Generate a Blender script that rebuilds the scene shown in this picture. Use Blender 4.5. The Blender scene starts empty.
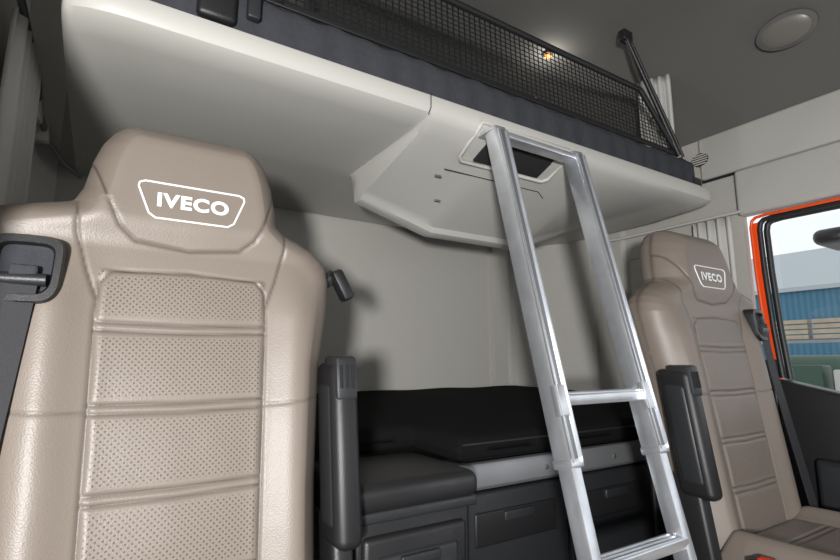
import bpy, bmesh, math, numpy as np
from mathutils import Vector, Matrix
C=bpy.context; SC=C.scene
H=0.95   # eye height above cab floor; everything is modelled relative to eye level and lifted at the end

# ---------------------------------------------------------------- materials
def mat(name,col,rough=0.5,metal=0.0,bump=0.0,bscale=300,var=0.0,vscale=6,spec=0.5,emit=0):
    m=bpy.data.materials.new(name); m.use_nodes=True
    nt=m.node_tree; b=nt.nodes['Principled BSDF']
    b.inputs['Base Color'].default_value=(*col,1); b.inputs['Roughness'].default_value=rough
    b.inputs['Metallic'].default_value=metal; b.inputs['Specular IOR Level'].default_value=spec
    if emit: 
        b.inputs['Emission Color'].default_value=(*col,1); b.inputs['Emission Strength'].default_value=emit
    tc=nt.nodes.new('ShaderNodeTexCoord')
    if bump:
        n=nt.nodes.new('ShaderNodeTexNoise'); n.inputs['Scale'].default_value=bscale; n.inputs['Detail'].default_value=3
        nt.links.new(tc.outputs['Object'],n.inputs['Vector'])
        bp=nt.nodes.new('ShaderNodeBump'); bp.inputs['Strength'].default_value=bump; bp.inputs['Distance'].default_value=0.002
        nt.links.new(n.outputs['Fac'],bp.inputs['Height']); nt.links.new(bp.outputs['Normal'],b.inputs['Normal'])
    if var:
        n=nt.nodes.new('ShaderNodeTexNoise'); n.inputs['Scale'].default_value=vscale; n.inputs['Detail'].default_value=4
        nt.links.new(tc.outputs['Object'],n.inputs['Vector'])
        mx=nt.nodes.new('ShaderNodeMix'); mx.data_type='RGBA'
        mx.inputs[6].default_value=(*[c*(1-var) for c in col],1); mx.inputs[7].default_value=(*[min(1,c*(1+var)) for c in col],1)
        nt.links.new(n.outputs['Fac'],mx.inputs[0]); nt.links.new(mx.outputs[2],b.inputs['Base Color'])
    return m
M={}
M['plastic']=mat('light_grey_plastic',(0.46,0.448,0.415),0.45,bump=0.15,bscale=500)
M['sidewall']=mat('side_wall_plastic_lightened',(0.60,0.585,0.55),0.55,bump=0.15,bscale=500)  # lightened colour stands in for light that misses the left wall
M['wall']=mat('wall_panel_fabric',(0.42,0.408,0.372),0.75,bump=0.6,bscale=350,var=0.08,vscale=120)
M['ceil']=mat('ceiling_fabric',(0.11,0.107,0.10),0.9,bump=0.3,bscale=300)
M['black']=mat('black_plastic',(0.014,0.014,0.015),0.40,bump=0.25,bscale=700)
M['dkgrey']=mat('dark_grey_plastic',(0.022,0.023,0.025),0.42,bump=0.2,bscale=500)
M['fabric']=mat('black_mattress_fabric',(0.008,0.008,0.009),0.95,bump=0.8,bscale=900,var=0.4,vscale=300,spec=0.12)
M['fabgrey']=mat('dark_grey_quilt',(0.045,0.047,0.054),0.9,bump=0.8,bscale=250,var=0.2,vscale=60,spec=0.2)
M['belt']=mat('belt_webbing',(0.028,0.028,0.032),0.7,bump=0.5,bscale=1200)
M['alu']=mat('brushed_aluminium',(0.74,0.76,0.80),0.28,metal=0.8,bump=0.15,bscale=250,var=0.18,vscale=25)
M['silver']=mat('silver_trim',(0.25,0.255,0.265),0.38,metal=0.6)
M['steel']=mat('grey_steel',(0.25,0.25,0.26),0.4,metal=0.8)
M['curtain']=mat('curtain_cloth',(0.52,0.51,0.48),0.9,bump=0.4,bscale=500)
M['orange']=mat('orange_paint',(0.85,0.085,0.01),0.3)
M['white']=mat('white_embroidery',(0.9,0.9,0.9),0.5)
M['lamp']=mat('lamp_lens',(0.16,0.15,0.135),0.35)
M['amber']=mat('amber_lamp',(1.0,0.25,0.05),0.3,emit=2)
M['red']=mat('red_plastic',(0.6,0.03,0.01),0.35)
M['carpet']=mat('floor_rubber',(0.03,0.03,0.03),0.85,bump=0.5,bscale=200)
M['wood']=mat('timber',(0.42,0.34,0.25),0.8,var=0.3,vscale=4)
M['concrete']=mat('yard_concrete',(0.55,0.53,0.5),0.9,var=0.1,vscale=2)
M['roof']=mat('roof_sheet',(0.42,0.46,0.48),0.6,var=0.05)
M['green']=mat('green_tank',(0.03,0.07,0.045),0.5)
M['gap']=mat('gap_shade_joint_black',(0.01,0.01,0.01),0.9)  # near-black colour painting in the shade of slots and gaps, also joint lines

def cladding():
    m=mat('blue_cladding',(0.06,0.19,0.30),0.5); nt=m.node_tree; b=nt.nodes['Principled BSDF']
    tc=nt.nodes.new('ShaderNodeTexCoord'); w=nt.nodes.new('ShaderNodeTexWave'); w.bands_direction='Y'; w.inputs['Scale'].default_value=0.5
    nt.links.new(tc.outputs['Object'],w.inputs['Vector'])
    mx=nt.nodes.new('ShaderNodeMix'); mx.data_type='RGBA'; mx.inputs[6].default_value=(0.04,0.14,0.22,1); mx.inputs[7].default_value=(0.06,0.19,0.29,1)
    nt.links.new(w.outputs['Fac'],mx.inputs[0]); nt.links.new(mx.outputs[2],b.inputs['Base Color']); return m
M['blue']=cladding()

def leather():
    base=(0.198,0.164,0.138)
    m=mat('taupe_leather',base,0.44,spec=0.5); nt=m.node_tree; N=nt.nodes; L=nt.links; b=N['Principled BSDF']
    tc=N.new('ShaderNodeTexCoord'); mp=N.new('ShaderNodeMapping')
    mp.inputs['Rotation'].default_value=(0,math.radians(45),0); mp.inputs['Scale'].default_value=(160,160,160)
    L.new(tc.outputs['Object'],mp.inputs['Vector'])
    fr=N.new('ShaderNodeVectorMath'); fr.operation='FRACTION'; L.new(mp.outputs['Vector'],fr.inputs[0])
    sb=N.new('ShaderNodeVectorMath'); sb.operation='SUBTRACT'; sb.inputs[1].default_value=(0.5,0.5,0.5); L.new(fr.outputs[0],sb.inputs[0])
    ml=N.new('ShaderNodeVectorMath'); ml.operation='MULTIPLY'; ml.inputs[1].default_value=(1,0,1); L.new(sb.outputs[0],ml.inputs[0])
    ln=N.new('ShaderNodeVectorMath'); ln.operation='LENGTH'; L.new(ml.outputs[0],ln.inputs[0])
    lt=N.new('ShaderNodeMath'); lt.operation='LESS_THAN'; lt.inputs[1].default_value=0.24; L.new(ln.outputs['Value'],lt.inputs[0])
    a1=N.new('ShaderNodeAttribute'); a1.attribute_name='perf'; a2=N.new('ShaderNodeAttribute'); a2.attribute_name='seam'
    mu=N.new('ShaderNodeMath'); mu.operation='MULTIPLY'; L.new(lt.outputs[0],mu.inputs[0]); L.new(a1.outputs['Fac'],mu.inputs[1])
    mm=N.new('ShaderNodeMath'); mm.operation='MULTIPLY'; mm.inputs[1].default_value=0.75; L.new(mu.outputs[0],mm.inputs[0])
    x1=N.new('ShaderNodeMix'); x1.data_type='RGBA'; x1.inputs[6].default_value=(*base,1); x1.inputs[7].default_value=(0.04,0.032,0.026,1); L.new(mm.outputs[0],x1.inputs[0])
    ms=N.new('ShaderNodeMath'); ms.operation='MULTIPLY'; ms.inputs[1].default_value=0.8; L.new(a2.outputs['Fac'],ms.inputs[0])
    x2=N.new('ShaderNodeMix'); x2.data_type='RGBA'; L.new(x1.outputs[2],x2.inputs[6]); x2.inputs[7].default_value=(0.045,0.035,0.028,1); L.new(ms.outputs[0],x2.inputs[0])
    L.new(x2.outputs[2],b.inputs['Base Color'])
    n=N.new('ShaderNodeTexVoronoi'); n.inputs['Scale'].default_value=420; L.new(tc.outputs['Object'],n.inputs['Vector'])
    bp=N.new('ShaderNodeBump'); bp.inputs['Strength'].default_value=0.2; bp.inputs['Distance'].default_value=0.001
    L.new(n.outputs['Distance'],bp.inputs['Height'])
    n2=N.new('ShaderNodeTexNoise'); n2.inputs['Scale'].default_value=12; n2.inputs['Detail'].default_value=1; L.new(tc.outputs['Object'],n2.inputs['Vector'])
    bp2=N.new('ShaderNodeBump'); bp2.inputs['Strength'].default_value=0.18; bp2.inputs['Distance'].default_value=0.01
    L.new(n2.outputs['Fac'],bp2.inputs['Height']); L.new(bp.outputs['Normal'],bp2.inputs['Normal']); L.new(bp2.outputs['Normal'],b.inputs['Normal'])
    return m
M['leather']=leather()

# ---------------------------------------------------------------- helpers
def empty(name):
    e=bpy.data.objects.new(name,None); C.collection.objects.link(e); e.empty_display_size=0.05; return e
def obj(name,verts,faces,m,parent=None,smooth=35):
    me=bpy.data.meshes.new(name); me.from_pydata([tuple(v) for v in verts],[],faces); me.update()
    bm=bmesh.new(); bm.from_mesh(me); bmesh.ops.recalc_face_normals(bm,faces=bm.faces); bm.to_mesh(me); bm.free()
    o=bpy.data.objects.new(name,me); C.collection.objects.link(o); me.materials.append(m)
    if smooth:
        for p in me.polygons: p.use_smooth=True
        me.set_sharp_from_angle(angle=math.radians(smooth))
    if parent: o.parent=parent
    return o
def box(name,x0,x1,y0,y1,z0,z1,m,parent=None,bevel=0.0,seg=3,fn=None):
    bm=bmesh.new(); bmesh.ops.create_cube(bm,size=1)
    for v in bm.verts:
        v.co=Vector((x0+(v.co.x+.5)*(x1-x0),y0+(v.co.y+.5)*(y1-y0),z0+(v.co.z+.5)*(z1-z0)))
    if bevel: bmesh.ops.bevel(bm,geom=bm.edges[:],offset=bevel,segments=seg,profile=0.5,affect='EDGES')
    if fn:
        for v in bm.verts: v.co=Vector(fn(*v.co))
    me=bpy.data.meshes.new(name); bm.to_mesh(me); bm.free()
    o=bpy.data.objects.new(name,me); C.collection.objects.link(o); me.materials.append(m)
    for p in me.polygons: p.use_smooth=True
    me.set_sharp_from_angle(angle=math.radians(40))
    if parent: o.parent=parent
    return o
def prism_x(name,prof,x0,x1,m,parent=None,bevel=0,smooth=35):
    n=len(prof); v=[(x0,y,z) for y,z in prof]+[(x1,y,z) for y,z in prof]
    f=[tuple(range(n)),tuple(range(2*n-1,n-1,-1))]+[(i,(i+1)%n,n+(i+1)%n,n+i) for i in range(n)]
    o=obj(name,v,f,m,parent,smooth)
    if bevel:
        md=o.modifiers.new('bevel','BEVEL'); md.width=bevel; md.segments=3; md.limit_method='ANGLE'
    return o
def tube(name,pts,r,m,parent=None,cyc=False,res=4):
    cu=bpy.data.curves.new(name,'CURVE'); cu.dimensions='3D'; cu.bevel_depth=r; cu.bevel_resolution=res; cu.use_fill_caps=True
    s=cu.splines.new('POLY'); s.points.add(len(pts)-1); s.use_cyclic_u=cyc
    for p,q in zip(s.points,pts): p.co=(*q,1)
    o=bpy.data.objects.new(name+'_c',cu); C.collection.objects.link(o)
    dg=C.evaluated_depsgraph_get(); me=bpy.data.meshes.new_from_object(o.evaluated_get(dg))
    bpy.data.objects.remove(o); o=bpy.data.objects.new(name,me); C.collection.objects.link(o)
    me.materials.clear(); me.materials.append(m)
    for p in me.polygons: p.use_smooth=True
    if parent: o.parent=parent
    return o
def bar(name,p,q,wx,wt,m,parent=None,bevel=0.002):
    p=Vector(p);q=Vector(q); d=(q-p); L=d.length; d.normalize()
    xa=Vector((1,0,0)) if abs(d.x)<.9 else Vector((0,1,0))
    ya=d.cross(xa).normalized(); xa=ya.cross(d).normalized()
    def fn(x,y,z): 
        v=p+xa*x+ya*y+d*z; return (v.x,v.y,v.z)
    return box(name,-wx/2,wx/2,-wt/2,wt/2,0,L,m,parent,bevel,2,fn)
def segdist(X,Z,poly):
    D=np.full(X.shape,9.0)
    for (ax,az),(bx,bz) in zip(poly[:-1],poly[1:]):
        dx,dz=bx-ax,bz-az; L=dx*dx+dz*dz
        if L<1e-12: continue
        t=np.clip(((X-ax)*dx+(Z-az)*dz)/L,0,1)
        D=np.minimum(D,np.hypot(X-ax-t*dx,Z-az-t*dz))
    return D
def sst(x,a,b):
    t=np.clip((x-a)/(b-a),0,1); return t*t*(3-2*t)
def pillow(name,X,Z,front,back,tf,m,parent,perf=None,seam=None):
    nr,nc=X.shape
    F=front(X,Z); B=back(X,Z)
    V=[tf(X[i,j],F[i,j],Z[i,j]) for i in range(nr) for j in range(nc)]
    V+=[tf(X[i,j],B[i,j],Z[i,j]) for i in range(nr) for j in range(nc)]
    o2=nr*nc; f=[]
    for i in range(nr-1):
        for j in range(nc-1):
            a=i*nc+j; f.append((a,a+1,a+nc+1,a+nc)); f.append((o2+a,o2+a+nc,o2+a+nc+1,o2+a+1))
    def st(a,b): f.append((a,b,o2+b,o2+a))
    for j in range(nc-1): st(j,j+1); st((nr-1)*nc+j,(nr-1)*nc+j+1)
    for i in range(nr-1): st(i*nc,(i+1)*nc); st(i*nc+nc-1,(i+1)*nc+nc-1)
    o=obj(name,V,f,m,parent,smooth=0)
    me=o.data
    for p in me.polygons: p.use_smooth=True
    for nm,fn in (('perf',perf),('seam',seam)):
        if fn is None: continue
        at=me.attributes.new(nm,'FLOAT','POINT'); A=fn(X,Z).ravel()
        at.data.foreach_set('value',np.concatenate([A,np.zeros_like(A)]).astype(np.float32))
    return o

# ---------------------------------------------------------------- seat
def make_seat(cx,y0,z0,side):
    S=empty('truck_seat'); LEAN=0.14
    tz =[-.12,0,.2,.4,.50,.56,.585,.606,.626,.640,.652,.665,.69,.74,.775,.797,.812,.82]
    hi =[.222,.226,.230,.243,.260,.266,.262,.250,.226,.200,.174,.160,.158,.150,.139,.126,.111,.090]
    ho =[.22,.235,.250,.266,.280,.289,.291,.290,.283,.268,.225,.172,.160,.151,.140,.127,.112,.090]
    wi=lambda z:np.interp(z,tz,hi); wo=lambda z:np.interp(z,tz,ho)
    outl=[(-a,z) for a,z in zip(hi,tz)]+[(a,z) for a,z in zip(ho[::-1],tz[::-1])]; outl.append(outl[0])
    T=.066;R=.055
    xi=lambda z:np.interp(z,[-.12,.5],[.114,.127])
    cuts=[.465,.452,.345,.332,.225,.212,.105,.092]
    G=[]
    G.append([(-.114,-.12),(-.126,.48),(-.123,.525),(-.108,.543),(0,.550),(.108,.543),(.123,.525),(.126,.48),(.114,-.12)])
    G.append([(-.158,.745),(-.146,.722),(-.124,.662),(-.104,.618),(-.080,.597),(0,.588),(.080,.597),(.104,.618),(.124,.662),(.146,.722),(.158,.745)])
    for c in cuts: G.append([(-xi(c),c+.0),(0,c-.003),(xi(c),c)])
    G.append([(-.163,.655),(-.158,.60),(-.142,.545),(-.126,.50)]); G.append([(.163,.655),(.158,.60),(.142,.545),(.126,.50)])
    G2=[[(-.126,.335),(-.25,.345)],[(.126,.335),(.28,.345)]]
    def gd(X,Z):
        D=np.full(X.shape,9.)
        for g in G: D=np.minimum(D,segdist(X,Z,g))
        return D
    def gd2(X,Z): return np.minimum(segdist(X,Z,G2[0]),segdist(X,Z,G2[1]))
    def inside(X,Z): return ((np.abs(X)<xi(Z))&(Z<.546)).astype(float)
    def front(X,Z):
        d=segdist(X,Z,outl); k=np.clip(d/R,0,1); h=T*np.sqrt(np.clip(1-(1-k)**2,0,1))
        a=np.abs(X); x_i=xi(Z)
        det=.020*np.exp(-((a-(x_i+.055))/.040)**2)*sst(Z,.60,.48)
        ph=np.abs(np.sin(np.pi*(Z-.10)/.12)); det+=inside(X,Z)*(.002+.0026*ph**.6)*sst(x_i-a,0,.012)
        det+=.016*sst(Z,.58,.64)+.004*sst(a,.06,.15)*sst(Z,.6,.66)
        det-=.0035*np.exp(-(gd(X,Z)/.0026)**2)+.0018*np.exp(-(gd2(X,Z)/.0026)**2)
        return y0+T+LEAN*Z-h-det*np.clip(d/.04,0,1)
    def back(X,Z):
        d=segdist(X,Z,outl); k=np.clip(d/.03,0,1); h=.05*np.sqrt(np.clip(1-(1-k)**2,0,1))
        return y0+T+LEAN*Z+h
    zr=np.unique(np.concatenate([np.linspace(-.12,.57,240),np.linspace(.5725,.70,60),np.linspace(.704,.82,38),np.array(tz)]))
    t=np.linspace(-1,1,201); s=.55*t+.45*np.sin(np.pi*t/2)
    Zg,Sg=np.meshgrid(zr,s,indexing='ij'); Xg=np.where(Sg<0,Sg*wi(Zg),Sg*wo(Zg))
    tf=lambda x,y,z:(cx+side*x,y,z0+z)
    def perf(X,Z):
        p=inside(X,Z)*sst(gd(X,Z),.006,.009)
        for a,b in zip(cuts[::2],cuts[1::2]): p*=1-((Z<a+.010)&(Z>b-.010))
        return p
    pillow('backrest',Xg,Zg,front,back,tf,M['leather'],S,perf,lambda X,Z:np.maximum(np.exp(-(gd(X,Z)/.0017)**2),.5*np.exp(-(gd2(X,Z)/.0017)**2)))
    # ---- embroidered badge
    zc=.668
    pts=[(-.082,.027),(-.074,.031),(.074,.031),(.082,.027),(.083,.020),(.066,-.024),(.056,-.031),(-.056,-.031),(-.066,-.024),(-.083,.020)]
    sm=[]; n=len(pts)
    for i in range(n):
        a=pts[i];b=pts[(i+1)%n]
        for k in range(6): sm.append((a[0]+(b[0]-a[0])*k/6,a[1]+(b[1]-a[1])*k/6))
    xs=np.array([[side*p[0] for p in sm]]); zs_=np.array([[zc+p[1] for p in sm]])
    ys=front(xs,zs_)[0]
    tube('badge_outline',[(cx+p[0],y-.0005,z0+zc+p[1]) for p,y in zip(sm,ys)],.0017,M['white'],S,cyc=True,res=2)
    cu=bpy.data.curves.new('t','FONT'); cu.body='IVECO'; cu.size=.0385; cu.align_x='CENTER'; cu.align_y='CENTER'; cu.offset=.0015; cu.space_character=1.12
    o=bpy.data.objects.new('t',cu); C.collection.objects.link(o)
    dg=C.evaluated_depsgraph_get(); me=bpy.data.meshes.new_from_object(o.evaluated_get(dg)); bpy.data.objects.remove(o)
    bm=bmesh.new(); bm.from_mesh(me)
    bmesh.ops.triangulate(bm,faces=bm.faces[:]); bmesh.ops.subdivide_edges(bm,edges=bm.edges[:],cuts=2,use_grid_fill=True)
    lx=np.array([[v.co.x*0.94 for v in bm.verts]]); lz=np.array([[v.co.y*0.84 for v in bm.verts]])
    yy=front(side*lx,zc+lz)[0]
    for v,x,y,z in zip(bm.verts,lx[0],yy,lz[0]): v.co=(cx+x,y-.0016,z0+zc+z)
    bm.to_mesh(me); bm.free(); me.materials.clear(); me.materials.append(M['white'])
    o=bpy.data.objects.new('badge_letters',me); C.collection.objects.link(o); o.parent=S
    # ---- cushion
    cz=z0; yr=y0+.03
    L=.50
    oc=[(-.17,0),(-.235,.02),(-.25,.08),(-.25,.42),(-.235,.48),(-.19,.50),(.19,.50),(.235,.48),(.25,.42),(.25,.08),(.235,.02),(.17,0),(-.17,0)]
    wz=[0,.02,.08,.42,.48,.50]; ww=[.17,.235,.25,.25,.235,.19]
    GC=[[(-.13,0),(-.14,.3),(-.12,.43),(0,.45),(.12,.43),(.14,.3),(.13,0)]]+[[(-.135,c),(.135,c)] for c in (.12,.135,.25,.265,.36,.375)]
    def gdc(X,Z):
        D=np.full(X.shape,9.)
        for g in GC: D=np.minimum(D,segdist(X,Z,g))
        return D
    def ct(X,Z):
        d=segdist(X,Z,oc); k=np.clip(d/.06,0,1); a=np.abs(X)
        return -.07+.07*np.sqrt(np.clip(1-(1-k)**2,0,1))+.028*np.exp(-((a-.19)/.035)**2)*np.clip(d/.04,0,1)-.005*np.exp(-(gdc(X,Z)/.0035)**2)
    def cb(X,Z):
        d=segdist(X,Z,oc); k=np.clip(d/.03,0,1); return -.07-.07*np.sqrt(np.clip(1-(1-k)**2,0,1))
    zc_=np.unique(np.concatenate([np.linspace(0,L,110),np.array(wz)])); tt=np.linspace(-1,1,101); Zc,Sc=np.meshgrid(zc_,tt,indexing='ij'); Xc=Sc*np.interp(Zc,wz,ww)
    pillow('cushion',Xc,Zc,ct,cb,lambda x,y,z:(cx+side*x,yr-z,cz+y),M['leather'],S,
        lambda X,Z:((np.abs(X)<.13)&(Z<.44)).astype(float)*sst(gdc(X,Z),.006,.009),lambda X,Z:np.exp(-(gdc(X,Z)/.0022)**2))
    # ---- base
    box('seat_pan',cx-.235,cx+.235,yr-.46,yr+.02,z0-.24,z0-.12,M['black'],S,.03)
    box('suspension_bellows',cx-.19,cx+.19,yr-.42,yr-.02,z0-.45,z0-.22,M['black'],S,.04)
    box('floor_plinth',cx-.22,cx+.22,yr-.45,yr+.0,-.95,z0-.42,M['black'],S,.015)
    box('recliner_joint',cx-.235,cx+.235,y0+.05,y0+.13,z0-.2,z0+.02,M['black'],S,.02)
    # ---- inboard folded armrest
    xa=cx-side*.258
    ln=lambda x,y,z:(x,y+LEAN*(z-z0),z)
    box('armrest_pad',xa-.025,xa+.025,y0-.045,y0+.045,z0+.10,z0+.405,M['black'],S,.018,4,ln)
    box('armrest_side_panel',xa-.0275,xa+.0275,y0-.03,y0+.03,z0+.13,z0+.37,M['dkgrey'],S,.012,3,ln)
    box('armrest_hinge',xa-.020,xa+.020,y0-.048,y0+.01,z0+.34,z0+.415,M['dkgrey'],S,.006,2,ln)
    for k in range(3): box('hinge_slot',xa-.014+k*.011,xa-.009+k*.011,y0-.0505,y0-.04,z0+.36,z0+.40,M['gap'],S,.001,1,ln)
    box('armrest_bracket',xa-.02,xa+.02,y0-.01,y0+.06,z0-.15,z0+.15,M['black'],S,.012,3,ln)
    if side<0:
        bar('shoulder_lever_arm',(cx+.235,y0+.155,z0+.545),(cx+.285,y0+.135,z0+.582),.022,.03,M['dkgrey'],S,.006)
        bar('shoulder_lever',(cx+.278,y0+.125,z0+.588),(cx+.308,y0+.12,z0+.530),.026,.032,M['black'],S,.008)
    # ---- belt guide + webbing on outboard shoulder
    xb=.212; zb=.535
    ring=[]
    for k in range(40):
        a=2*math.pi*k/40; c,s_=math.cos(a),math.sin(a)
        ring.append((.041*math.copysign(abs(c)**.45,c)*(1.0+.12*s_),.047*math.copysign(abs(s_)**.45,s_)))
    V=[];Fc=[]
    fyc=float(front(np.array([[xb-.02]]),np.array([[zb]]))[0,0])-.010
    for (a,b) in ring:
        for sc,off in ((1.06,-.03),(1.06,.002),(1.0,.009),(.80,.009),(.74,.003),(.74,-.03)):
            V.append((cx+side*(xb+a*sc),fyc+LEAN*b*sc-off+.18*max(0,a*sc),z0+zb+b*sc))
    nr=6
    for k in range(40):
        for j in range(nr): 
            Fc.append((k*nr+j,((k+1)%40)*nr+j,((k+1)%40)*nr+(j+1)%nr,k*nr+(j+1)%nr))
    obj('belt_guide_frame',V,Fc,M['black'],S,50)
    inner=[(cx+side*(xb+a*.78),fyc+LEAN*b*.78+.003+.18*max(0,a*.78),z0+zb+b*.78) for a,b in ring]
    obj('belt_guide_pocket',inner,[tuple(range(40))],M['fabgrey'],S,0)
    tube('belt_roller',[(cx+side*(xb-.027),fyc-.012,z0+zb-.016),(cx+side*(xb+.027),fyc-.006,z0+zb-.016)],.009,M['dkgrey'],S)
    box('belt_guide_latch',cx+side*xb-.016,cx+side*xb+.016,fyc-.016,fyc+.01,z0+zb-.012,z0+zb+.004,M['fabgrey'],S,.004)
    V=[];Fc=[]
    zsq=np.linspace(zb-.018,-.02,30)
    for z in zsq:
        f_=(zb-z)/.55; xm=xb+.004+.045*f_
        x1=min(xm-.023,.272);x2=xm+.023
        yb=float(front(np.array([[xm-.02]]),np.array([[z]]))[0,0])
        yb=min(yb,y0+LEAN*z-.012)-.008
        if z>zb-.06: yb=min(yb,fyc-.012)
        V+=[(cx+side*x1,yb,z0+z),(cx+side*x2,yb,z0+z),(cx+side*x2,yb+.002,z0+z),(cx+side*x1,yb+.002,z0+z)]
    for i in range(29):
        for j in range(4): Fc.append((i*4+j,(i+1)*4+j,(i+1)*4+(j+1)%4,i*4+(j+1)%4))
    Fc+= [(0,1,2,3),(116,117,118,119)]
    obj('belt_webbing',V,Fc,M['belt'],S,40)
    box('belt_buckle_stalk',xa-.012,xa+.012,y0-.12,y0-.09,z0-.16,z0-.04,M['black'],S,.006)
    box('belt_buckle',xa-.02,xa+.02,y0-.13,y0-.085,z0-.07,z0+.00,M['black'],S,.006)
    box('buckle_button',xa-.012,xa+.012,y0-.134,y0-.10,z0-.01,z0+.006,M['red'],S,.003)
    return S
make_seat(.116,.82,-.41,-1)
make_seat(1.51,.69,-.43,+1)

# ---------------------------------------------------------------- shell
XL,XR,YB=-.20,1.95,1.80
box('floor',XL-.02,XR+.02,-.95,YB+.02,-1.0,-.95,M['carpet'])
def wall_from_plan(name,pts,z0,z1,m,th=.03,flip=1):
    n=len(pts); V=[]
    for k in range(n):
        a=Vector(pts[max(0,k-1)]);b=Vector(pts[min(n-1,k+1)]); t=(b-a).normalized(); nn=Vector((-t.y,t.x))*flip
        p=Vector(pts[k]); q=p+nn*th
        V+=[(p.x,p.y,z0),(p.x,p.y,z1),(q.x,q.y,z1),(q.x,q.y,z0)]
    F=[]
    for k in range(n-1):
        for j in range(4): F.append((k*4+j,(k+1)*4+j,(k+1)*4+(j+1)%4,k*4+(j+1)%4))
    F+=[(0,1,2,3),(4*n-4,4*n-3,4*n-2,4*n-1)]
    return obj(name,V,F,m,None,30)
g=.012
wall_from_plan('wall_back',[(XL+.05,YB),(.30,YB),(.306,YB+g),(.314,YB+g),(.32,YB),(1.52,YB),(1.527,YB+.018),(1.545,YB+.018),(1.552,YB-.008),(1.64,YB-.008)],-.95,1.25,M['wall'])
wall_from_plan('wall_back_corner',[(1.64,YB-.010),(1.648,YB+.006),(1.664,YB+.004),(1.672,YB-.02),  # chamfered corner of the back wall; the bunk end runs into it
      (1.78,YB-.07),(1.86,YB-.17),(XR-.02,YB-.28)],-.95,1.25,M['wall'])
planR=[(XR-.02,1.52),(XR-.004,1.515),(XR-.004,1.49),(XR-.02,1.48),(XR-.02,1.36),(XR,1.35),(XR,1.06),(XR,.86)]
wall_from_plan('wall_right',planR,-.95,.86,M['wall'])
W=empty('trim_1')
box('upper_panel',XR-.015,XR+.03,-.9,.99,.69,.86,M['plastic'],W,.01)
box('header_panel',XR-.03,XR+.03,-.9,.865,.515,.685,M['plastic'],W,.012)
box('ledge_shadow_gap',XR-.005,XR+.02,-.9,.99,.68,.695,M['gap'],W)
box('rear_side_panel',XR-.022,XR+.01,1.09,1.33,-.12,.43,M['plastic'],W,.02,4)
wall_from_plan('wall_left',[(XL,.55),(XL,1.30),(XL+.008,1.31),(XL+.008,1.62),(XL+.015,1.70),(XL+.05,YB)],-.95,1.25,M['sidewall'],flip=1)
box('door_light_blocker',XL-.03,XL,-.95,.55,.62,1.2,M['plastic'],None,.01)  # unseen panel above the door opening, added to cut ambient light
prof=[(XR,.86),(XR-.01,.90),(XR-.10,1.0),(XR-.24,1.14),(XR-.40,1.20),(XR-.9,1.23),(XL+.6,1.23),(XL+.2,1.20),(XL,1.1)]
V=[];F=[]
for y in (-.95,YB+.02):
    V+=[(x,y,z) for x,z in prof]
for y in (-.95,YB+.02):
    V+=[(x,y,z+.03) for x,z in prof]
n=len(prof)
for i in range(n-1): F+=[(i,i+1,n+i+1,n+i),(2*n+i,3*n+i,3*n+i+1,2*n+i+1)]
F+=[tuple([*range(n)]+[*range(3*n-1,2*n-1,-1)]),tuple([*range(n,2*n)]+[*range(4*n-1,3*n-1,-1)])]
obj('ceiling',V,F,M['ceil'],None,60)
box('wall_front',XL,XR,-.95,-.90,-.95,-.25,M['black'])
box('header_light_blocker',XL,XR,-.95,-.90,.50,1.2,M['ceil'],None,.01)  # unseen panel above the windshield, added to cut ambient light

def lamp(name,x,y,z,rx,ry):
    E=empty(name)
    nrm=Vector((-.71,0,-.71)); u=Vector((0,1,0)); w=Vector((.71,0,-.71))
    for nm,m,sc,dz in (('bezel',M['ceil'],1.0,.0),('lens',M['lamp'],.82,.004)):
        V=[];F=[];K=32;rings=[(1,-.01),(1,.004),(.9,.008),(.5,.010),(.02,.011)]
        for r,h in rings:
            for k in range(K):
                a=2*math.pi*k/K; p=Vector((x,y,z))+u*(ry*sc*r*math.cos(a))+w*(rx*sc*r*math.sin(a))+nrm*(h+dz); V.append(p)
        for i in range(len(rings)-1):
            for k in range(K): F.append((i*K+k,i*K+(k+1)%K,(i+1)*K+(k+1)%K,(i+1)*K+k))
        F.append(tuple(range(K))); F.append(tuple(range((len(rings)-1)*K,len(rings)*K)))
        obj(nm,V,F,m,E,50)
lamp('ceiling_lamp',1.775,.60,1.042,.055,.085)
E=empty('ceiling_spotlight')
tube('housing',[(1.415,1.27,1.235),(1.415,1.27,1.20)],.020,M['black'],E)
tube('bulb',[(1.415,1.27,1.205),(1.415,1.27,1.192)],.013,M['amber'],E)
E=empty('speaker_grille')
K=32
cx_,cy_,cz_=XR-.02,.985,.775
def disc(nm,r,x,m):
    V=[(x,cy_+r*1.25*math.cos(2*math.pi*k/K),cz_+r*math.sin(2*math.pi*k/K)) for k in range(K)]
    V+=[(x+.02,v[1],v[2]) for v in V]
    F=[tuple(range(K)),tuple(range(K,2*K))]+[(k,(k+1)%K,K+(k+1)%K,K+k) for k in range(K)]
    obj(nm,V,F,m,E,40)
disc('grille_body',.026,cx_+.004,M['dkgrey'])
for i in range(-2,3): 
    hw=.030*math.sqrt(1-(i*.009/.026)**2)
    box('grille_slat',cx_+.001,cx_+.004,cy_-hw,cy_+hw,cz_+i*.009-.0022,cz_+i*.009+.0022,M['plastic'],E)

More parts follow.
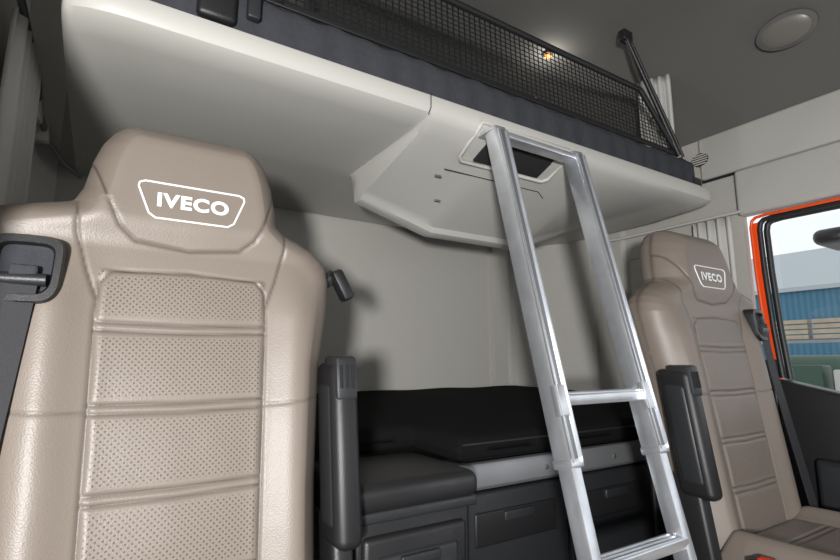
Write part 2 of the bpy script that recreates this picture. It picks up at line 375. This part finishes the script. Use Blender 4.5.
# ---------------------------------------------------------------- door + window right
D=empty('door_1')
prism_x('door_card',[(.80,-.95),(.80,-.065),(.77,-.07),(.60,-.11),(.3,-.18),(-.2,-.24),(-.9,-.26),(-.9,-.95)],XR-.035,XR+.04,M['black'],D,.012)
prism_x('door_card_pocket',[(.70,-.62),(.70,-.30),(.1,-.34),(.1,-.70)],XR-.075,XR-.03,M['dkgrey'],D,.015)
box('door_grab',XR-.08,XR-.05,.25,.6,-.25,-.21,M['dkgrey'],D,.012)
box('door_pillar_trim',XR-.02,XR+.04,.80,.87,-.95,.0,M['black'],D,.01)
Wn=empty('window_1')
def frame(nm,y1,r,m,x,off):
    path=[(y1,-.06-off*.3),(y1+.012,.10),(y1+.02,.30),(y1+.022,.465-off),(y1+.017,.489-off),(y1+.005,.499-off),(y1-.03,.503-off),(y1-.2,.503-off),(-.2,.50-off),(-.6,.48-off)]
    tube(nm,[(x,y,z) for y,z in path],r,m,Wn)
frame('painted_frame',.814,.0055,M['orange'],XR-.002,-.002)
prism_x('painted_pillar',[(.797,-.08),(.824,-.08),(.840,.485),(.814,.485)],XR+.005,XR+.03,M['orange'],Wn,.004)
frame('outer_rubber_seal',.792,.009,M['black'],XR+.01,.008)
frame('glass_channel',.774,.010,M['black'],XR+.02,.016)
mg=bpy.data.materials.new('window_glass'); mg.use_nodes=True; nt=mg.node_tree; nt.nodes.clear()
ou=nt.nodes.new('ShaderNodeOutputMaterial');tr=nt.nodes.new('ShaderNodeBsdfTransparent');gl=nt.nodes.new('ShaderNodeBsdfGlossy');mxs=nt.nodes.new('ShaderNodeMixShader')
gl.inputs['Roughness'].default_value=.02;tr.inputs[0].default_value=(.95,.97,.97,1);mxs.inputs[0].default_value=.03
nt.links.new(tr.outputs[0],mxs.inputs[1]);nt.links.new(gl.outputs[0],mxs.inputs[2]);nt.links.new(mxs.outputs[0],ou.inputs[0])
obj('glass_pane',[(XR+.025,.765,-.09),(XR+.025,-.6,-.27),(XR+.025,-.6,.47),(XR+.025,.77,.47)],[(0,1,2,3)],mg,Wn,0)
E=empty('side_mirror')
box('mirror_housing',2.20,2.42,.64,.75,.415,.475,M['black'],E,.028,4)
box('mirror_cap',2.24,2.44,.60,.67,.42,.495,M['orange'],E,.03,4)
tube('mirror_arm',[(2.0,.55,.5),(2.15,.62,.48),(2.3,.68,.46)],.010,M['black'],E)

# ---------------------------------------------------------------- upper bunk
UB=empty('upper_bunk')
def wbulge(x): 
    return float(np.interp(x,[.60,.612,.86,1.25,1.66],[0,.55,1,1,0.0]))
def prof_at(x):
    w=wbulge(x); l=lambda a,b:a+(b-a)*w
    e=0
    if x<0: e=min(1,(-x)/.10)
    if x>1.80: e=min(1,(x-1.80)/.07)
    sh=1-math.sqrt(max(0,1-e*e)); fy=.05*sh; fz=.02*sh
    yf=.897+fy
    P=[(YB-.015,.60),(yf+.05,.60),(yf+.045,.600),(yf+.028,.602),(yf+.022,.612-fz),(yf+.010,.613-fz),(yf+.002,.607-fz),(yf,.597-fz),
       (yf,l(.578,.578)+fz*.3),(yf+.006,.566+fz*.5),(yf+.022,l(.558,.552)+fz*.6),(yf+.07,l(.553,.532)+fz*.6),(yf+.20,l(.551,.482)),
       (yf+.35,l(.551,.424)),(yf+.375,l(.551,.412)),(yf+.385,l(.551,.397)),(yf+.40,l(.551,.391)),(yf+.43,l(.551,.393)),(yf+.45,.552),(YB-.015,.553)]
    return P
xs=[-.10,-.097,-.09,-.08,-.06,-.03,0,.1,.2,.3,.4,.5,.585,.598,.601,.605,.612,.64,.70,.76,.80,.83,.86,.89,.93,1.0,1.1,1.18,1.22,1.25,1.28,1.34,1.42,1.5,1.6,1.66,1.70,1.80,1.83,1.85,1.86,1.87]
V=[];F=[];np_=len(prof_at(0))
for x in xs: V+=[(x,y,z) for y,z in prof_at(x)]
for i in range(len(xs)-1):
    for j in range(np_): F.append((i*np_+j,(i+1)*np_+j,(i+1)*np_+(j+1)%np_,i*np_+(j+1)%np_))
F+=[tuple(range(np_)),tuple(range((len(xs)-1)*np_,len(xs)*np_))]
obj('bunk_shell',V,F,M['plastic'],UB,30)
def slope_pt(x,y,o=.001): return (x,y,.532+(y-.967)*(.424-.532)/(.28)-o)
tube('shell_joint',[(.60,.8945,.61),(.60,.8945,.575),(.60,.905,.561)],.0012,M['gap'],UB,res=1)
for x,y in ((.74,1.07),(.80,1.16),(1.10,1.12)):
    p=slope_pt(x,y); box('latch_slot',p[0]-.010,p[0]+.010,p[1]-.003,p[1]+.003,p[2]-.0015,p[2]+.004,M['steel'],UB,.0012,2)
tube('hatch_seam',[slope_pt(.74,1.04),slope_pt(1.09,1.04),slope_pt(1.13,1.06)],.0012,M['gap'],UB,res=1)
# ladder dock: rim around black plates on the slope that paint in the recess shade
tube('ladder_dock_rim',[(.755,.898,.580),(1.068,.898,.580),(1.075,.905,.566),slope_pt(1.075,.985,.002),slope_pt(1.06,1.0,.002),slope_pt(.765,1.0,.002),slope_pt(.75,.985,.002),(.75,.905,.566)],.0055,M['plastic'],UB,cyc=True)
bar('ladder_dock_slot',(.915,.932,.5465),(.915,.990,.5215),.235,.006,M['gap'],UB,.001)
bar('ladder_dock_slot_upper',(.915,.8945,.572),(.915,.934,.546),.235,.006,M['gap'],UB,.001)
box('bunk_mattress',-.05,1.80,1.0,1.76,.60,.70,M['fabric'],UB,.03)
V=[];F=[];K=14;nn=160
for i in range(nn+1):
    x=-.04+1.83*i/nn; wv=.004*math.sin(i*.9)+.003*math.sin(i*.37)
    for k in range(K):
        a=2*math.pi*k/K; V.append((x,.955+wv*.5+.020*math.copysign(abs(math.cos(a))**.6,math.cos(a)),.660+wv+.062*math.copysign(abs(math.sin(a))**.6,math.sin(a))))
for i in range(nn):
    for k in range(K): F.append((i*K+k,i*K+(k+1)%K,(i+1)*K+(k+1)%K,(i+1)*K+k))
F+=[tuple(range(K)),tuple(range(nn*K,nn*K+K))]
obj('quilted_guard_roll',V,F,M['fabgrey'],UB,60)
box('belt_reel_box',.10,.17,.915,.95,.63,.735,M['black'],UB,.01)
box('belt_buckle_tongue',.19,.215,.92,.94,.66,.73,M['dkgrey'],UB,.004)
tube('strut_post',[(1.79,.945,.615),(1.733,.953,.728)],.008,M['black'],UB)
box('strut_foot',1.77,1.83,.93,.975,.605,.66,M['black'],UB,.008)

# ---------------------------------------------------------------- safety net
SN=empty('safety_net')
zt=.938; zb_=.740; yN=.962
def strip(a,b,w,V,F,vert):
    n0=len(V)
    if vert: V+=[(a[0]-w,yN,a[1]),(a[0]+w,yN,a[1]),(b[0]+w,yN+.01,b[1]),(b[0]-w,yN+.01,b[1])]
    else: V+=[(a[0],yN,a[1]-w),(b[0],yN,b[1]-w),(b[0],yN+.001,b[1]+w),(a[0],yN+.001,a[1]+w)]
    F.append((n0,n0+1,n0+2,n0+3))
V=[];F=[]
xl_t,xl_b,xr_t,xr_b=.26,.26,1.53,1.74
p=.0185
x=xl_b
while x<xr_b:
    top=zt if x<=xr_t else zt+(zb_-zt)*(x-xr_t)/(xr_b-xr_t)
    strip((x,zb_),(x,top),.0024,V,F,True); x+=p
z=zb_
while z<zt:
    xr=xr_t+(xr_b-xr_t)*(zt-z)/(zt-zb_); strip((xl_b,z),(xr,z),.0022,V,F,False); z+=p*.72
obj('net_mesh',V,F,M['black'],SN,0)
tube('top_bar',[(xl_t-.02,yN,zt),(xr_t,yN,zt)],.009,M['black'],SN)
tube('right_strap',[(xr_t,yN,zt),(xr_b,yN,zb_)],.009,M['black'],SN)
tube('left_strap',[(xl_t,yN,zb_),(xl_t,yN,1.18)],.010,M['black'],SN)
tube('net_strut',[(1.73,.953,.735),(1.50,.985,1.15)],.008,M['black'],SN)
tube('net_strut_rod',[(1.78,.965,.745),(1.56,1.0,1.15)],.005,M['black'],SN)
box('strut_bracket',1.485,1.535,.975,1.005,1.13,1.17,M['black'],SN,.006)
bar('net_hanger_strap',(.15,.93,.75),(.27,.95,.76),.03,.004,M['belt'],SN,.001)
box('net_cross_strap',.17,1.74,.958,.965,.735,.750,M['black'],SN,.002)

# ---------------------------------------------------------------- ladder
LD=empty('ladder')
def lp(x,z,dy=0): return (x,.866-.246*(.53-z)+dy,z)
xa_,xb_=.772,1.050
for nm,x in (('rail_left',xa_),('rail_right',xb_)):
    bar(nm+'_upper',lp(x,-.20),lp(x,.550),.030,.046,M['alu'],LD,.004)
    bar(nm+'_groove',lp(x,-.19,-.0235),lp(x,.545,-.0235),.010,.003,M['silver'],LD,.001)
    bar(nm+'_lip_in',lp(x-.0135,-.19,-.025),lp(x-.0135,.545,-.025),.003,.006,M['alu'],LD,.001)
    bar(nm+'_lip_out',lp(x+.0135,-.19,-.025),lp(x+.0135,.545,-.025),.003,.006,M['alu'],LD,.001)
    bar(nm+'_lower',lp(x,-.925),lp(x,-.12),.025,.038,M['alu'],LD,.003)
    bar(nm+'_collar',lp(x,-.205),lp(x,-.188),.034,.050,M['alu'],LD,.003)
    bar(nm+'_foot',lp(x,-.948),lp(x,-.90),.036,.052,M['black'],LD,.004)
    box(nm+'_hook',x-.014,x+.014,.855,.92,.548,.558,M['alu'],LD,.003)
for z in (.538,-.080,-.37,-.665):
    a=lp(xa_,z); hh=.011 if z<.5 else .007
    box('rung',xa_,xb_,a[1]-.020,a[1]+.020,z-hh,z+hh,M['alu'],LD,.004)
    for k in (-.012,0,.012): box('tread_rib',xa_+.018,xb_-.018,a[1]+k-.002,a[1]+k+.002,z+hh-.001,z+hh+.0025,M['alu'],LD)
for x in (xa_,xb_): 
    bar('rung_bracket',lp(x,-.11,-.018),lp(x,-.05,-.018),.033,.016,M['alu'],LD,.003)

# ---------------------------------------------------------------- lower bunk
LB=empty('lower_bunk')
# one L-shaped mattress pad
yfx=lambda x:np.interp(x,[0,.715,.750,1.90],[1.16,1.16,1.0,1.0])
ybx=lambda x:np.interp(x,[0,1.66,1.74,1.90],[1.78,1.78,1.70,1.42])
outm=[(0,1.16),(.715,1.16),(.750,1.0),(1.90,1.0),(1.90,1.42),(1.74,1.70),(1.66,1.78),(0,1.78),(0,1.16)]
xs_=np.unique(np.concatenate([[0,.002,.006,.012,.02,.03],np.linspace(.045,.70,24),np.linspace(.705,.80,26),np.linspace(.82,1.855,36),[1.66,1.74],[1.87,1.88,1.888,1.894,1.898,1.90]]))
tt_=np.concatenate([[0,.003,.008,.016,.028,.042],np.linspace(.06,.94,26),[.958,.972,.984,.992,.997,1]])
Tg,Xm=np.meshgrid(tt_,xs_,indexing='ij'); Ym=yfx(Xm)+(ybx(Xm)-yfx(Xm))*Tg
def mt(X,Y):
    d=segdist(X,Y,outm); k=np.clip(d/.028,0,1); t=(Y-1.0)/.78
    return -.188+.070*t-.034+.034*np.sqrt(np.clip(1-(1-k)**2,0,1))+.0025*np.sin(X*19)*np.sin(Y*13)
def mb(X,Y):
    d=segdist(X,Y,outm); k=np.clip(d/.01,0,1); t=(Y-1.0)/.78
    return -.188+.070*t-.034-.024*k
pillow('mattress',Xm,Ym,mt,mb,lambda x,y,z:(x,z,y),M['fabric'],LB)
tube('mattress_piping',[(.76,1.003,-.206),(1.90,1.003,-.206)],.0025,M['dkgrey'],LB)
prism_x('bunk_deck',[(1.05,-.245),(1.78,-.19),(1.78,-.26),(1.05,-.29)],.0,1.92,M['dkgrey'],LB)
prism_x('deck_lip',[(1.165,-.235),(1.20,-.235),(1.20,-.29),(1.165,-.29)],.0,.74,M['dkgrey'],LB,.006)
pth=[(.735,1.10),(.738,1.03),(.75,1.005),(.78,.992),(1.92,.992)]
V=[];F=[]
sec=[(.0,-.248),(-.006,-.250),(-.010,-.258),(-.010,-.302),(-.004,-.310),(.010,-.312),(.010,-.248)]
for i,(x,y) in enumerate(pth):
    a=Vector(pth[max(0,i-1)]);b=Vector(pth[min(len(pth)-1,i+1)]);t=(b-a).normalized();n_=Vector((-t.y,t.x))
    V+=[(x+n_.x*s,y+n_.y*s,z) for s,z in sec]
ns=len(sec)
for i in range(len(pth)-1):
    for j in range(ns): F.append((i*ns+j,(i+1)*ns+j,(i+1)*ns+(j+1)%ns,i*ns+(j+1)%ns))
F+=[tuple(range(ns)),tuple(range((len(pth)-1)*ns,len(pth)*ns))]
obj('silver_trim',V,F,M['silver'],LB,35)
for x in (1.02,1.30,1.60): box('trim_rivet',x-.006,x+.006,.978,.99,-.286,-.274,M['steel'],LB,.003,2)
box('locker_carcass',.74,1.92,1.04,1.78,-.95,-.29,M['black'],LB,.004)
for i,(a,b) in enumerate(((.75,1.13),(1.14,1.52),(1.53,1.91))):
    box('locker_front',a,b,1.012,1.045,-.60,-.325,M['dkgrey'],LB,.010)
    box('locker_recess',a+.05,b-.05,1.007,1.02,-.45,-.37,M['black'],LB,.006)
    box('locker_latch',(a+b)/2-.05,(a+b)/2+.05,1.0,1.012,-.40,-.375,M['dkgrey'],LB,.004)
    box('locker_front_low',a,b,1.012,1.045,-.93,-.62,M['dkgrey'],LB,.010)
box('locker_left',.0,.42,1.18,1.78,-.95,-.25,M['black'],LB,.01)

SB=empty('storage_box')
box('lid_pad',.400,.700,.86,1.13,-.285,-.232,M['black'],SB,.022,5,lambda x,y,z:(x,y,z+.010*(1-((x-.55)/.16)**2) if z>-.26 else z))
box('lid_rim',.405,.695,.865,1.13,-.30,-.278,M['dkgrey'],SB,.006)
box('box_body',.42,.690,.885,1.03,-.95,-.295,M['black'],SB,.012)
box('drawer_front',.435,.673,.872,.895,-.56,-.325,M['black'],SB,.012)
box('drawer_inset',.46,.648,.868,.88,-.53,-.36,M['dkgrey'],SB,.010)
box('drawer_front_low',.435,.673,.872,.895,-.90,-.58,M['black'],SB,.012)
box('drawer_handle',.51,.60,.862,.875,-.385,-.365,M['dkgrey'],SB,.004)

# ---------------------------------------------------------------- curtains with their rails
def curtain(p0,p1,z0,z1,folds,amp):
    E=empty('curtain'); p0=Vector(p0);p1=Vector(p1); t=(p1-p0).normalized(); n_=Vector((-t.y,t.x)); K=folds*12; R_=12
    V=[];F=[]
    for r in range(R_+1):
        f=r/R_; z=z0+(z1-z0)*f
        for k in range(K+1):
            s=k/K; q=p0+(p1-p0)*s+n_*amp*math.sin(2*math.pi*folds*s+.3*math.sin(f*3))*(1-.35*f); V.append((q.x,q.y,z))
    for r in range(R_):
        for k in range(K): a=r*(K+1)+k; F.append((a,a+1,a+K+2,a+K+1))
    o=obj('cloth',V,F,M['curtain'],E,0)
    for p in o.data.polygons: p.use_smooth=True
    md=o.modifiers.new('thick','SOLIDIFY'); md.thickness=.002
    return E
E=curtain((XR-.045,.88),(XR-.045,1.02),-.30,.515,4,.014)
tube('rail',[(XR-.045,.84,.525),(XR-.045,1.35,.525),(XR-.09,1.45,.525)],.006,M['plastic'],E)
curtain((1.77,.985),(1.72,1.09),.71,1.085,4,.012)
E=curtain((XL+.035,1.03),(XL+.045,1.24),.05,.60,5,.014)
tube('rail',[(XL+.035,.9,.62),(XL+.04,1.30,.60),(XL+.035,1.39,.58),(XL+.04,1.55,.565),(XL+.07,1.68,.55),(XL+.11,1.755,.54)],.007,M['steel'],E)
box('rail_clip',XL+.02,XL+.045,1.36,1.40,.54,.60,M['plastic'],E,.005)
box('rail_clip',XL+.02,XL+.05,1.50,1.53,.54,.59,M['plastic'],E,.005)

# ---------------------------------------------------------------- outdoors
box('ground',6,140,-60,90,-1.7,-1.6,M['concrete'])
IB=empty('industrial_building')
box('cladding_wall',70,100,15,60,-1.6,8.2,M['blue'],IB)
obj('pitched_roof',[(69.5,14.5,8.0),(69.5,60,8.0),(85,60,15),(85,14.5,15),(69.5,14.5,8.5),(69.5,60,8.5),(85,60,15.5),(85,14.5,15.5)],
  [(0,1,2,3),(4,5,6,7),(0,1,5,4),(1,2,6,5),(2,3,7,6),(3,0,4,7)],M['roof'],IB,0)
TS=empty('timber_rack')
for i in range(4):
    for k in range(6):
        box('board',15+.0,15.25,3.0+k*.8,3.7+k*.8,.50+i*.13,.60+i*.13,M['wood'],TS)
for k in range(4): box('rack_post',14.98,15.08,3.2+k*1.4,3.26+k*1.4,-1.6,.45,M['steel'],TS)
box('rack_shelf',14.95,15.3,2.9,7.9,.40,.47,M['steel'],TS)
box('stored_crate',15.0,15.6,5.2,5.9,-1.6,-.15,M['green'],TS,.05)
box('stored_crate',15.0,15.6,4.2,5.0,-1.6,-.25,M['plastic'],TS,.05)
T=empty('storage_tank')
tube('tank_body',[(22,6.2,-.6),(22,9.2,-.6)],.75,M['green'],T,res=8)
box('tank_cradle',21.5,22.5,6.4,9.0,-1.6,-.9,M['steel'],T,.05)

for o in list(C.scene.objects):
    if o.parent is None: o.location.z+=H

# ---------------------------------------------------------------- camera
cam=bpy.data.cameras.new('camera'); cam.lens=500/840*36; cam.sensor_width=36; cam.clip_start=.02; cam.clip_end=500
co=bpy.data.objects.new('camera',cam); C.collection.objects.link(co); SC.camera=co
co.location=(0,0,H); co.rotation_euler=(math.radians(90+9),0,math.radians(-32.5))

# ---------------------------------------------------------------- light
def area(name,loc,tgt,size,power,col=(1,1,1)):
    l=bpy.data.lights.new(name,'AREA'); l.size=size; l.energy=power; l.color=col; l.shape='DISK'
    o=bpy.data.objects.new(name,l); C.collection.objects.link(o); o.location=loc
    o.rotation_euler=(Vector(tgt)-Vector(loc)).to_track_quat('-Z','Y').to_euler()
area('photographer_softbox',(-.46,-.58,H-.02),(.95,1.3,H+.20),.13,50,(1,.99,.975))
pl=bpy.data.lights.new('bunk_fill_light','POINT'); pl.energy=1.0; pl.shadow_soft_size=.02; pl.color=(1,.95,.88)  # added white fill lamp that brightens the space behind the net
po=bpy.data.objects.new('bunk_fill_light',pl); C.collection.objects.link(po); po.location=(1.415,1.27,H+1.15)
w=bpy.data.worlds.new('sky'); SC.world=w; w.use_nodes=True
bg=w.node_tree.nodes['Background']; bg.inputs[0].default_value=(.92,.96,1,1); bg.inputs[1].default_value=1.1
SC.view_settings.view_transform='Standard'
